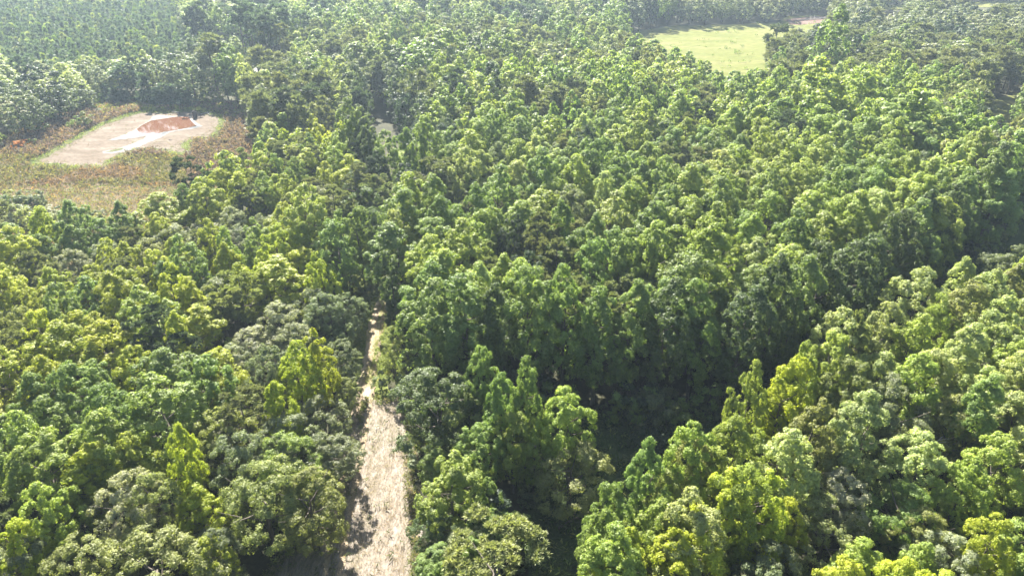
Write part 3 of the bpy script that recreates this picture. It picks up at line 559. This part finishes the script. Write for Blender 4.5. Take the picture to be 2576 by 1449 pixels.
def stuff_trees(name, items, label, cat):
    """every further tree of a kind beyond the individual ones, as one object"""
    if not items: return
    keys = []; P = []; I = []; Rt = []; Sc = []; Tn = []
    for t in items:
        kind, x, y, h, wd, tint = t[:6]
        key = kind+'_far' if (kind+'_far' in LIB and math.hypot(x, y) > 150) else kind
        c = [k for k in PROTO if k[0] == key] or [k for k in PROTO if k[0].startswith(kind)]
        k = random.choice(c)
        if k not in keys: keys.append(k)
        nh, nw = LIB[k[0]][k[1]][2:4]
        P.append((x, y, 0)); I.append(keys.index(k)); Rt.append((0, 0, random.uniform(0, 6.28))); Sc.append((wd/nw, wd/nw, h/nh)); Tn.append(jit(TINT[tint]))
    me = bpy.data.meshes.new(name); me.vertices.add(len(P)); me.vertices.foreach_set('co', np.array(P, dtype=np.float32).ravel())
    a = me.attributes.new('idx', 'INT', 'POINT'); a.data.foreach_set('value', np.array(I, dtype=np.int32))
    for nm, d in (('rot', Rt), ('scl', Sc), ('tint', Tn)):
        a = me.attributes.new(nm, 'FLOAT_VECTOR', 'POINT'); a.data.foreach_set('vector', np.array(d, dtype=np.float32).ravel())
    o = link(name, me); md = o.modifiers.new('scatter', 'NODES'); md.node_group = scatter_nodes(keys)
    tag(o, label, cat, kind='stuff')
rests = {}
for kd in (B, O, P_, V_, S_, 'young_pine', 'tall_pine'):
    rests[kd] = build(kd, [t for t in TREES+PLANT if t[0] == kd])
stuff_trees('further_broadleaf_trees', rests[B], 'unbroken canopy of further broadleaf trees filling the woods into the haze', 'woodland')
stuff_trees('further_round_crowned_trees', rests[O]+rests[V_]+rests[S_], 'mass of further grey-green round-crowned trees in the distant woods', 'woodland')
stuff_trees('further_pines', rests[P_], 'further dark pines mixed through the distant woods', 'woodland')
stuff_trees('pine_plantation', rests['young_pine'], 'dense hazy blue-green plantation of small pines covering the top left', 'plantation')
print('TREES', len(TREES), 'PLANT', len(PLANT), {k: len(v) for k, v in rests.items()})

# ------------------------------------------------------------------ ground and its sheets
def sheet(name, poly, z, mat, jag=0.0, step=1.0, label=None, kind='structure', cat=None):
    pts = []
    n = len(poly)
    for i in range(n):
        x1, y1 = poly[i]; x2, y2 = poly[(i+1) % n]; L_ = math.hypot(x2-x1, y2-y1); k = max(1, int(L_/step))
        for j in range(k):
            t = j/k; x = x1+(x2-x1)*t; y = y1+(y2-y1)*t
            pts.append((x+random.uniform(-jag, jag), y+random.uniform(-jag, jag), z))
    me = bpy.data.meshes.new(name); me.from_pydata(pts, [], [list(range(len(pts)))]); me.update()
    me.materials.append(mat); o = link(name, me); o['kind'] = kind
    if label: o['label'] = label
    if cat: o['category'] = cat
    return o
M_FLOOR = ground_material('forest_floor', [(0.3, (.030, .032, .018)), (0.55, (.055, .055, .030)), (0.75, (.085, .085, .035))], .25)
M_DRY = ground_material('dry_grass_ground', [(0.30, (0.167, 0.140, 0.098)), (0.50, (0.237, 0.202, 0.164)), (0.70, (0.298, 0.265, 0.235))], .5, bump=.6, scale2=4, stretch=(1.3, .35, 1))
M_TRK = ground_material('sandy_track', [(0.34, (0.129, 0.155, 0.043)), (0.44, (0.241, 0.215, 0.112)), (0.52, (0.361, 0.292, 0.206)), (0.7, (0.430, 0.361, 0.275))], .45, bump=.4, scale2=5, stretch=(2.2, .35, 1))
M_GRASS = ground_material('bright_grass', [(0.3, (0.095, 0.129, 0.030)), (0.6, (0.146, 0.172, 0.043)), (0.8, (0.206, 0.206, 0.077))], .3)
M_FIELD = ground_material('hay_field', [(0.30, (0.102, 0.120, 0.032)), (0.48, (0.136, 0.147, 0.043)), (0.60, (0.162, 0.162, 0.058)), (0.74, (0.189, 0.162, 0.071))], .06, bump=.2, scale2=.5, stretch=(.6, 1.6, 1), spec=.05)
M_SAND = ground_material('pale_sand', [(0.3, (0.246, 0.190, 0.128)), (0.7, (0.335, 0.275, 0.192))], .9, spec=.05, scale2=5)
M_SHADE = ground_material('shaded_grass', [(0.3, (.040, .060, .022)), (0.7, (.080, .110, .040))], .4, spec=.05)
M_MUD = ground_material('dried_mud', [(0.3, (0.094, 0.075, 0.053)), (0.45, (0.140, 0.111, 0.084)), (0.58, (0.167, 0.139, 0.108)), (0.72, (0.200, 0.178, 0.147))], .16, rough=.9, spec=.05, bump=.1, stretch=(.7, 2, 1))
M_WET = ground_material('wet_silt', [(0.3, (0.155, 0.145, 0.131)), (0.7, (0.196, 0.187, 0.177))], .3, rough=.75, spec=.08, bump=.02)
M_ALG = ground_material('algae_green_mud', [(0.3, (0.074, 0.084, 0.027)), (0.7, (0.113, 0.121, 0.043))], .3)
M_MARSH = ground_material('marsh_ground', [(0.3, (0.101, 0.077, 0.046)), (0.7, (0.155, 0.124, 0.070))], .2)
M_REDSOIL = ground_material('red_soil', [(0.3, (0.144, 0.084, 0.060)), (0.7, (0.180, 0.120, 0.096))], .2)
def water_mat(name, col, rough):
    m, t, N = new_mat(name); L = t.links.new
    p = N('ShaderNodeBsdfPrincipled'); p.inputs['Base Color'].default_value = (*col, 1); p.inputs['Roughness'].default_value = rough; p.inputs['IOR'].default_value = 1.33
    n = N('ShaderNodeTexNoise'); n.inputs['Scale'].default_value = 1.2; g = N('ShaderNodeNewGeometry'); L(g.outputs['Position'], n.inputs['Vector'])
    b = N('ShaderNodeBump'); b.inputs['Strength'].default_value = .03; b.inputs['Distance'].default_value = .1; L(n.outputs['Fac'], b.inputs['Height']); L(b.outputs[0], p.inputs['Normal'])
    o = N('ShaderNodeOutputMaterial'); L(p.outputs[0], o.inputs[0]); return m
M_WATER = water_mat('muddy_water', (.135, .066, .040), .06)
M_SKY_SHALLOWS = water_mat('sky_pale_shallows', (.17, .18, .19), .03)  # shallows over silt, with the sky's reflection put into a paler base colour
# one big ground sheet reaching the horizon
V = [(-4000, -600, 0), (4000, -600, 0), (4000, 5000, 0), (-4000, 5000, 0)]
me = bpy.data.meshes.new('ground'); me.from_pydata(V, [], [(0, 1, 2, 3)]); me.materials.append(M_FLOOR); tag(link('ground', me), 'dark leaf-littered forest floor under and around the trees', kind='structure')
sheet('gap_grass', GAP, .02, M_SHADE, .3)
sheet('track_verge', [(-23.5, 70), (-25.6, 84), (-28.5, 92), (-29.5, 104), (-27.5, 116), (-25.5, 132), (-28, 152), (-31, 178), (-24.5, 178), (-20.5, 152), (-18.5, 131), (-18.6, 112), (-18.4, 96), (-18, 84), (-17, 73)], .03, M_GRASS, .4)
sheet('track', [(-21.6, 70), (-22.0, 84), (-23.0, 90), (-22.9, 100), (-22.6, 112), (-22.4, 130), (-24.5, 152), (-28, 175), (-26.2, 176), (-22.8, 152), (-20.8, 131), (-20.9, 112), (-20.9, 96), (-20.2, 84), (-19.2, 72)], .06, M_TRK, .25)
sheet('clearing', CLEAR, .09, M_DRY, .5)
for dx in (0, 1.55):
    sheet('wheel_rut', [(-21.3+dx, 76), (-20.9+dx, 70), (-20.5+dx, 62), (-20.0+dx, 54), (-19.4+dx, 46), (-18.8+dx, 30), (-18.0+dx, 30), (-18.75+dx, 46), (-19.35+dx, 54), (-19.85+dx, 62), (-20.3+dx, 70), (-20.7+dx, 76)], .14, M_SAND, .14, .6)
    sheet('wheel_rut', [(-21.1+dx*.8, 76), (-21.7+dx*.8, 84), (-22.5+dx*.8, 92), (-22.4+dx*.8, 112), (-22.2+dx*.8, 130), (-21.7+dx*.8, 130), (-21.8+dx*.8, 112), (-21.9+dx*.8, 92), (-21.1+dx*.8, 84), (-20.6+dx*.8, 76)], .10, M_SAND, .14, .6)
sheet('marsh', MARSH, .03, M_MARSH, 1.0)
sheet('dam_grass', BERM, .07, M_GRASS, .5)
sheet('algae_margin', [((x-(-103))*1.13-103, (y-188)*1.12+188) for x, y in MUD], .09, M_ALG, 1.3, 2)
sheet('mud_flat', MUD, .13, M_MUD, .85, 1.5)
sheet('wet_silt', Z((90, 1120), (260, 1060), (430, 1000), (600, 925), (700, 845), (900, 740), (960, 660), (1080, 640), (1400, 662), (1660, 668), (1790, 790), (1890, 850), (1700, 900), (1480, 925), (1270, 965), (1110, 1060), (960, 1125), (860, 1160), (740, 1220), (560, 1290), (430, 1330), (200, 1370), (0, 1365), (0, 1320), (240, 1290), (430, 1230), (560, 1180), (780, 1090), (820, 1030), (640, 1070), (400, 1095)), .16, M_WET, .25, .7)
sheet('pond_water', WATER, .19, M_WATER, .04, .8)
for i, q in enumerate((PUD1, PUD2, PUD3)): sheet('sky_pale_shallows', q, .19, M_SKY_SHALLOWS, .08, .8)
sheet('algae_strip', Z((40, 1345), (180, 1300), (400, 1262), (395, 1290), (200, 1335)), .20, M_ALG, .2)
sheet('field', FIELD, .03, M_FIELD, 1.0, 3)
sheet('field', FIELD2, .03, M_FIELD, .6, 2)
sheet('field', FIELD3, .03, M_FIELD, 1.0, 4)
sheet('field', FIELD4, .03, M_FIELD, .6, 2)
sheet('red_soil', Gp((1975, 52), (2000, 46), (2120, 38), (2110, 50), (2040, 62), (1990, 64)), .08, M_REDSOIL, 1.0, 3)
sheet('creek_bed', CREEK, .03, M_GRASS, .8, 2)
sheet('creek_sand', Gp((598, 158), (640, 150), (668, 142), (672, 165), (655, 186), (640, 178), (652, 162), (610, 164)), .07, M_WET, .8, 1)
sheet('creek_sand', Gp((745, 140), (790, 165), (775, 170), (740, 150)), .07, M_WET, .8, 1)

# ------------------------------------------------------------------ low plants nobody could count
def herb_field(name, pts, hs, ws, tints, blades, label, cat, up=.7, size=.5, aspect=.35):
    rng = np.random.default_rng(len(pts)+3); n = len(pts)
    C = np.array([(p[0], p[1], 0) for p in pts]); hs = np.array(hs); ws = np.array(ws); tn = np.array(tints)
    i = np.repeat(np.arange(n), blades); m = len(i)
    d = unit(rdir(rng, m)*np.array([1, 1, .5])+np.array([0, 0, up]))
    P = C[i]+rng.uniform(-.5, .5, (m, 3))*np.array([1, 1, 0])*ws[i][:, None]
    P[:, 2] = hs[i]*rng.uniform(.25, .95, m)+.08
    Nn = unit(np.cross(d, rdir(rng, m)))
    V = leaf_quads(rng, P, Nn, size*hs[i]*rng.uniform(.6, 1.3, m), aspect, d)
    me = mesh_from(name, V, quads(m), mats=(M_HERB,), v=rng.random(m), tint=tn[i]*rng.uniform(.85, 1.15, (m, 1)))
    tag(link(name, me), label, cat, kind='stuff')
def sample(poly, n, avoid=()):
    xs = [p[0] for p in poly]; ys = [p[1] for p in poly]; out = []
    while len(out) < n:
        p = (random.uniform(min(xs), max(xs)), random.uniform(min(ys), max(ys)))
        if inside(p, poly) and not any(inside(p, a) for a in avoid): out.append(p)
    return out
# dry grass of the clearing
pts = [p for p in sample(CLEAR, 9500) if not any(abs(p[0]-float(np.interp(p[1], [30, 46, 54, 62, 70], [-18.4, -19.1, -19.75, -20.25, -20.65]))-d) < .42 for d in (0, 1.55)) or random.random() < .12]
hs, ws, tn = [], [], []
for x, y in pts:
    e = edge_dist((x, y), CLEAR); g = noise2(x, y, 3.1, 2); r = random.random()
    rut = x-float(np.interp(y, [30, 46, 54, 62, 70], [-18.4, -19.1, -19.75, -20.25, -20.65])); mid_ = .5 < rut < 1.1
    hs.append(random.uniform(.10, .30)+(.35 if e < 1.2 else 0)+(.12 if mid_ else 0)); ws.append(.7 if not mid_ else .3)
    if random.random() < .010: tn.append((.07, .10, .03)); hs[-1] = .7; continue
    if (e < 1.6 and r < .6) or g*r > .62 or (rut < -.5 and r < .5) or (mid_ and r < .75): tn.append(random.choice([(.15, .18, .055), (.19, .20, .08)]))
    elif x > -14.5 and r < .6: tn.append((.24, .165, .10))
    else: tn.append(random.choice([(.27, .225, .175), (.225, .19, .148), (.32, .275, .22)]))
herb_field('dry_grass', pts, hs, ws, tn, 6, 'bleached straw-pink dry grass covering the narrow clearing', 'grass', size=1.0, aspect=.12)
# verge grass by the track
VG = [(-25.6, 78), (-28.5, 92), (-29.5, 104), (-27.5, 116), (-25.5, 132), (-18.5, 131), (-18.6, 112), (-18.4, 96), (-17.5, 76)]
pts = [p for p in sample(VG, 5000) if not (-23 < p[0] < -21.2 and random.random() < .93)]
herb_field('verge_grass', pts, [random.uniform(.2, .5) for _ in pts], [.7]*len(pts), [random.choice([(.20, .24, .06), (.25, .26, .08), (.16, .2, .05), (.30, .26, .14)]) for _ in pts], 6, 'long green grass along both sides of the sandy track', 'grass', size=1.0, aspect=.12)
# marsh vegetation
pts = sample(MARSH, 15000, (MUD,)); hs, ws, tn = [], [], []; keep = []
for x, y in pts:
    px, py = seen(x, y, 0); g = noise2(x, y, 5, 1); r = random.random(); e = edge_dist((x, y), MUD)
    if px < -40: continue
    if e < 2.2: c = random.choice([(.20, .27, .07), (.26, .30, .09), (.15, .15, .09)]); h = .5
    elif py > 395 and py < 470 and px < 470: c = random.choice([(.20, .18, .07), (.16, .155, .065), (.14, .14, .07), (.15, .11, .08)]) if g > .35 else random.choice([(.20, .125, .095), (.18, .13, .10)]); h = .9
    elif py >= 450: c = random.choice([(.25, .155, .105), (.25, .20, .10), (.20, .17, .09)]) if r < .7 else (.16, .19, .08); h = .6
    elif py < 300 and px > 350: c = random.choice([(.14, .10, .10), (.16, .18, .07), (.19, .13, .12)]); h = 1.2
    else: c = random.choice([(.17, .115, .11), (.21, .145, .14), (.14, .095, .095), (.17, .14, .10)]); h = 1.1
    keep.append((x, y)); hs.append(h*random.uniform(.6, 1.4)); ws.append(1.3); tn.append(c)
herb_field('marsh_plants', keep, hs, ws, tn, 9, 'purple-brown, gold and rusty marsh plants and reeds around the drained pond', 'marsh plants', size=.8, aspect=.22)
pts = [p for p in sample(MUD, 2600, (WATER,)) if edge_dist(p, MUD) < random.uniform(0, 3.2) or random.random() < .03]
herb_field('mud_weeds', pts, [random.uniform(.12, .4) for _ in pts], [.9]*len(pts), [random.choice([(.15, .18, .06), (.15, .115, .09), (.13, .10, .085), (.18, .17, .08)]) for _ in pts], 7, 'thin green weeds creeping in from the rim of the mud flat', 'weeds', size=.9, aspect=.3)
chan = Z((100, 1500), (330, 1440), (640, 1330), (860, 1230), (1010, 1135), (1230, 1125), (1330, 1230), (1500, 1290), (1500, 1300), (1320, 1245), (1220, 1140), (1020, 1148), (870, 1245), (650, 1345), (340, 1452), (100, 1512))
sheet('channel', chan, .17, M_MARSH, .12, .8)
# weeds on the dam and in the shaded gap
pts = sample(BERM, 1800); herb_field('dam_weeds', pts, [random.uniform(.4, 1.3) for _ in pts], [1.2]*len(pts), [random.choice([(.24, .28, .08), (.20, .24, .07), (.30, .32, .11)]) for _ in pts], 8, 'yellow-green weeds growing on the pond dam', 'weeds', size=.8, aspect=.25)
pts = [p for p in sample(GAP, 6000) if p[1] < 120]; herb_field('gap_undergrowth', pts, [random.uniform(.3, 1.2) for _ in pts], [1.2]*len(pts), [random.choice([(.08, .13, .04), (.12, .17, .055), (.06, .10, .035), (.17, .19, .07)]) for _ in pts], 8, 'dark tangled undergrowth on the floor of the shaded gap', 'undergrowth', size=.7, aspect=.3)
pts = sample(FIELD, 260); pts = [p for p in pts if noise2(p[0], p[1], 7) > .5 or random.random() < .2]
herb_field('field_weeds', pts, [random.uniform(.4, 1.1) for _ in pts], [1.4]*len(pts), [(.13, .19, .06)]*len(pts), 14, 'small dark weeds dotted over the pale hay field', 'weeds', size=.7, aspect=.35)

# ------------------------------------------------------------------ standpipe, boat, dead wood
def simple_mat(name, col, rough=.6, metal=0.0):
    return ground_material(name, [(0.3, tuple(c*.8 for c in col)), (0.7, tuple(min(1, c*1.15) for c in col))], 2.5, rough=rough, bump=.1)
M_PIPE = simple_mat('rusted_dark_steel', (.045, .035, .035)); M_WHITE = simple_mat('white_paint', (.75, .76, .78), .4)
def empty(name, x, y, z=0, rz=0):
    o = bpy.data.objects.new(name, None); COL.objects.link(o); o.location = (x, y, z); o.rotation_euler = (0, 0, rz); o.empty_display_size = .5; return o
def part(name, V, F, mat, parent):
    me = bpy.data.meshes.new(name); me.from_pydata([tuple(v) for v in V], [], [tuple(f) for f in F]); me.update(); me.materials.append(mat); return link(name, me, parent)
def limb(pts, r0, r1, sides=6):
    """bent tapering limb through points"""
    V = []; F = []; n = len(pts)
    for i, p in enumerate(pts):
        p = Vector(p); q = Vector(pts[min(i+1, n-1)])-Vector(pts[max(i-1, 0)]); q.normalize()
        u = q.cross(Vector((.3, .2, 1))).normalized(); w_ = q.cross(u); r = r0+(r1-r0)*i/(n-1)
        for k in range(sides):
            a = 2*math.pi*k/sides; V.append(tuple(p+u*r*math.cos(a)+w_*r*math.sin(a)))
    for i in range(n-1):
        for k in range(sides):
            a = i*sides+k; b = i*sides+(k+1) % sides; F.append((a, b, b+sides, a+sides))
    F.append(tuple(range(sides))[::-1]); F.append(tuple(range((n-1)*sides, n*sides)))
    return V, F
sx, sy = at(492, 298)
sp = empty('standpipe', sx, sy, .13); tag(sp, 'dark rusty upright drain standpipe beside the red-brown pond water', 'standpipe')
V = []; F = []; ns = 20; nr = 26
for i in range(nr):
    for k in range(ns):
        a = 2*math.pi*k/ns; r = .60+.025*(i % 2); V.append((r*math.cos(a), r*math.sin(a), 1.95*i/(nr-1)))
for i in range(nr-1):
    for k in range(ns): a = i*ns+k; b = i*ns+(k+1) % ns; F.append((a, b, b+ns, a+ns))
o0 = len(V)
for k in range(ns):
    a = 2*math.pi*k/ns; V.append((.54*math.cos(a), .54*math.sin(a), 1.95)); V.append((.54*math.cos(a), .54*math.sin(a), 1.0))
for k in range(ns):
    b = (k+1) % ns; F.append(((nr-1)*ns+k, (nr-1)*ns+b, o0+2*b, o0+2*k)); F.append((o0+2*k, o0+2*b, o0+2*b+1, o0+2*k+1))
F.append(tuple(o0+2*k+1 for k in range(ns)))
part('pipe', V, F, M_PIPE, sp)
hoops = [limb([(.6*math.cos(t)*c, .6*math.cos(t)*d, 1.95+.38*math.sin(t)) for t in [math.pi*i/10 for i in range(11)]], .03, .03) for c, d in ((1, 0), (0, 1), (.7, .7), (.7, -.7))]
V, F = join_parts(hoops); part('trash_rack', V, F, M_PIPE, sp)
bx_, by_ = at(315, 258)
bt = empty('boat', bx_, by_, .05, .35); tag(bt, 'small white open boat lying at the foot of the trees beyond the pond', 'boat')
V = []; F = []; prof = [(-1.6, .50, .46), (-.9, .62, .44), (0, .66, .43), (.9, .58, .46), (1.5, .34, .52), (1.85, .05, .60)]
for (x, hw, hh) in prof:
    for (y, z) in ((-hw, hh), (-hw*.72, .04), (hw*.72, .04), (hw, hh), (hw*.92, hh), (hw*.66, .10), (-hw*.66, .10), (-hw*.92, hh)): V.append((x, y, z))
for i in range(len(prof)-1):
    for k in range(8): a = i*8+k; b = i*8+(k+1) % 8; F.append((a, b, b+8, a+8))
F.append((0, 1, 6, 7)); F.append((1, 2, 5, 6)); F.append((2, 3, 4, 5)); F.append((7, 6, 5, 4)); n5 = (len(prof)-1)*8; F.append(tuple(n5+k for k in range(8)))
part('hull', V, F, M_WHITE, bt)
for x in (-.8, .5):
    h = .5; part('seat', [(x-.14, -h, .34), (x+.14, -h, .34), (x+.14, h, .34), (x-.14, h, .34), (x-.14, -h, .38), (x+.14, -h, .38), (x+.14, h, .38), (x-.14, h, .38)], [(3, 2, 1, 0), (4, 5, 6, 7), (0, 1, 5, 4), (1, 2, 6, 5), (2, 3, 7, 6), (3, 0, 4, 7)], M_WHITE, bt)
def dead_wood(name, px, py, z, L_, rz, tilt, label, cat, r=.14, nb=5, seed=0, mat=None):
    rg = random.Random(seed); x, y = at(px, py, z)
    rt = empty(name, x, y, z, rz); rt.rotation_euler = (0, -tilt, rz); tag(rt, label, cat)
    V, F = limb([(L_*t, .12*L_*math.sin(3*t)*.3, r+.02*L_*math.sin(5*t)) for t in [i/7 for i in range(8)]], r, r*.35); part('trunk', V, F, mat or M_DEAD, rt)
    for k in range(nb):
        t = .35+.6*k/nb; s_ = rg.choice((-1, 1)); l = L_*rg.uniform(.18, .38)
        V, F = limb([(L_*t, .0, r), (L_*t+l*.45, s_*l*.4, r+l*.18), (L_*t+l*.8, s_*l*.85, r+l*rg.uniform(.1, .4))], r*.4, r*.12, 5)
        part('branch', V, F, mat or M_DEAD, rt)
dead_wood('fallen_tree', 2005, 54, .1, 17, .35, 0, 'bleached fallen tree lying on red soil behind the far field', 'fallen tree', .3, 8, 1)
dead_wood('fallen_tree', 2078, 47, .1, 9, 2.9, 0, 'short broken trunk on the pink soil bank right of the long fallen tree', 'fallen tree', .28, 5, 2)
dead_wood('driftwood', 505, 289, .15, 3.4, .6, .05, 'dark driftwood log on the mud just right of the standpipe', 'driftwood', .14, 4, 3)
dead_wood('driftwood', 528, 291, .15, 3.0, 2.2, .05, 'forked driftwood at the right-hand rim of the mud flat', 'driftwood', .12, 4, 4)
dead_wood('driftwood', 452, 286, .15, 2.6, 3.0, .1, 'short dark log at the far edge of the pond water', 'driftwood', .2, 4, 5, M_PIPE)
dead_wood('driftwood', 425, 354, .15, 1.0, .4, .1, 'small dark stub of wood on the mud below the pond', 'driftwood', .1, 2, 6, M_PIPE)
dead_wood('fallen_log', 1405, 1330, .15, 5, .5, 0, 'dark fallen log on the shaded grass of the gap at the bottom', 'fallen log', .16, 4, 9, M_BARK)
dead_wood('fallen_log', 1290, 1120, .15, 6, 2.6, 0, 'long fallen log lying in deep shade at the foot of the tall tree wall', 'fallen log', .16, 5, 10, M_BARK)
dead_wood('dead_branch', 2318, 1162, 7.5, 4.2, .65, .35, 'bare pale broken branch sticking out of the right foreground trees', 'dead branch', .09, 5, 7)
dead_wood('dead_branch', 2345, 1172, 7.0, 4.0, -.35, .0, 'thin bare branch drooping right, below the pale broken one', 'dead branch', .07, 4, 8)

# ------------------------------------------------------------------ air
HZ = .00024
me = bpy.data.meshes.new('haze'); x0, x1, y0, y1, z0, z1 = -700, 700, -60, 900, -1.5, 64
me.from_pydata([(x0, y0, z0), (x1, y0, z0), (x1, y1, z0), (x0, y1, z0), (x0, y0, z1), (x1, y0, z1), (x1, y1, z1), (x0, y1, z1)], [], [(3, 2, 1, 0), (4, 5, 6, 7), (0, 1, 5, 4), (1, 2, 6, 5), (2, 3, 7, 6), (3, 0, 4, 7)])
m, t, N = new_mat('haze_air'); v = N('ShaderNodeVolumePrincipled'); v.inputs['Color'].default_value = (.66, .83, 1.0, 1); v.inputs['Density'].default_value = HZ; v.inputs['Anisotropy'].default_value = .35
o_ = N('ShaderNodeOutputMaterial'); t.links.new(v.outputs[0], o_.inputs['Volume']); me.materials.append(m)
tag(link('haze', me), 'pale blue summer haze over the woods', 'haze', kind='stuff')
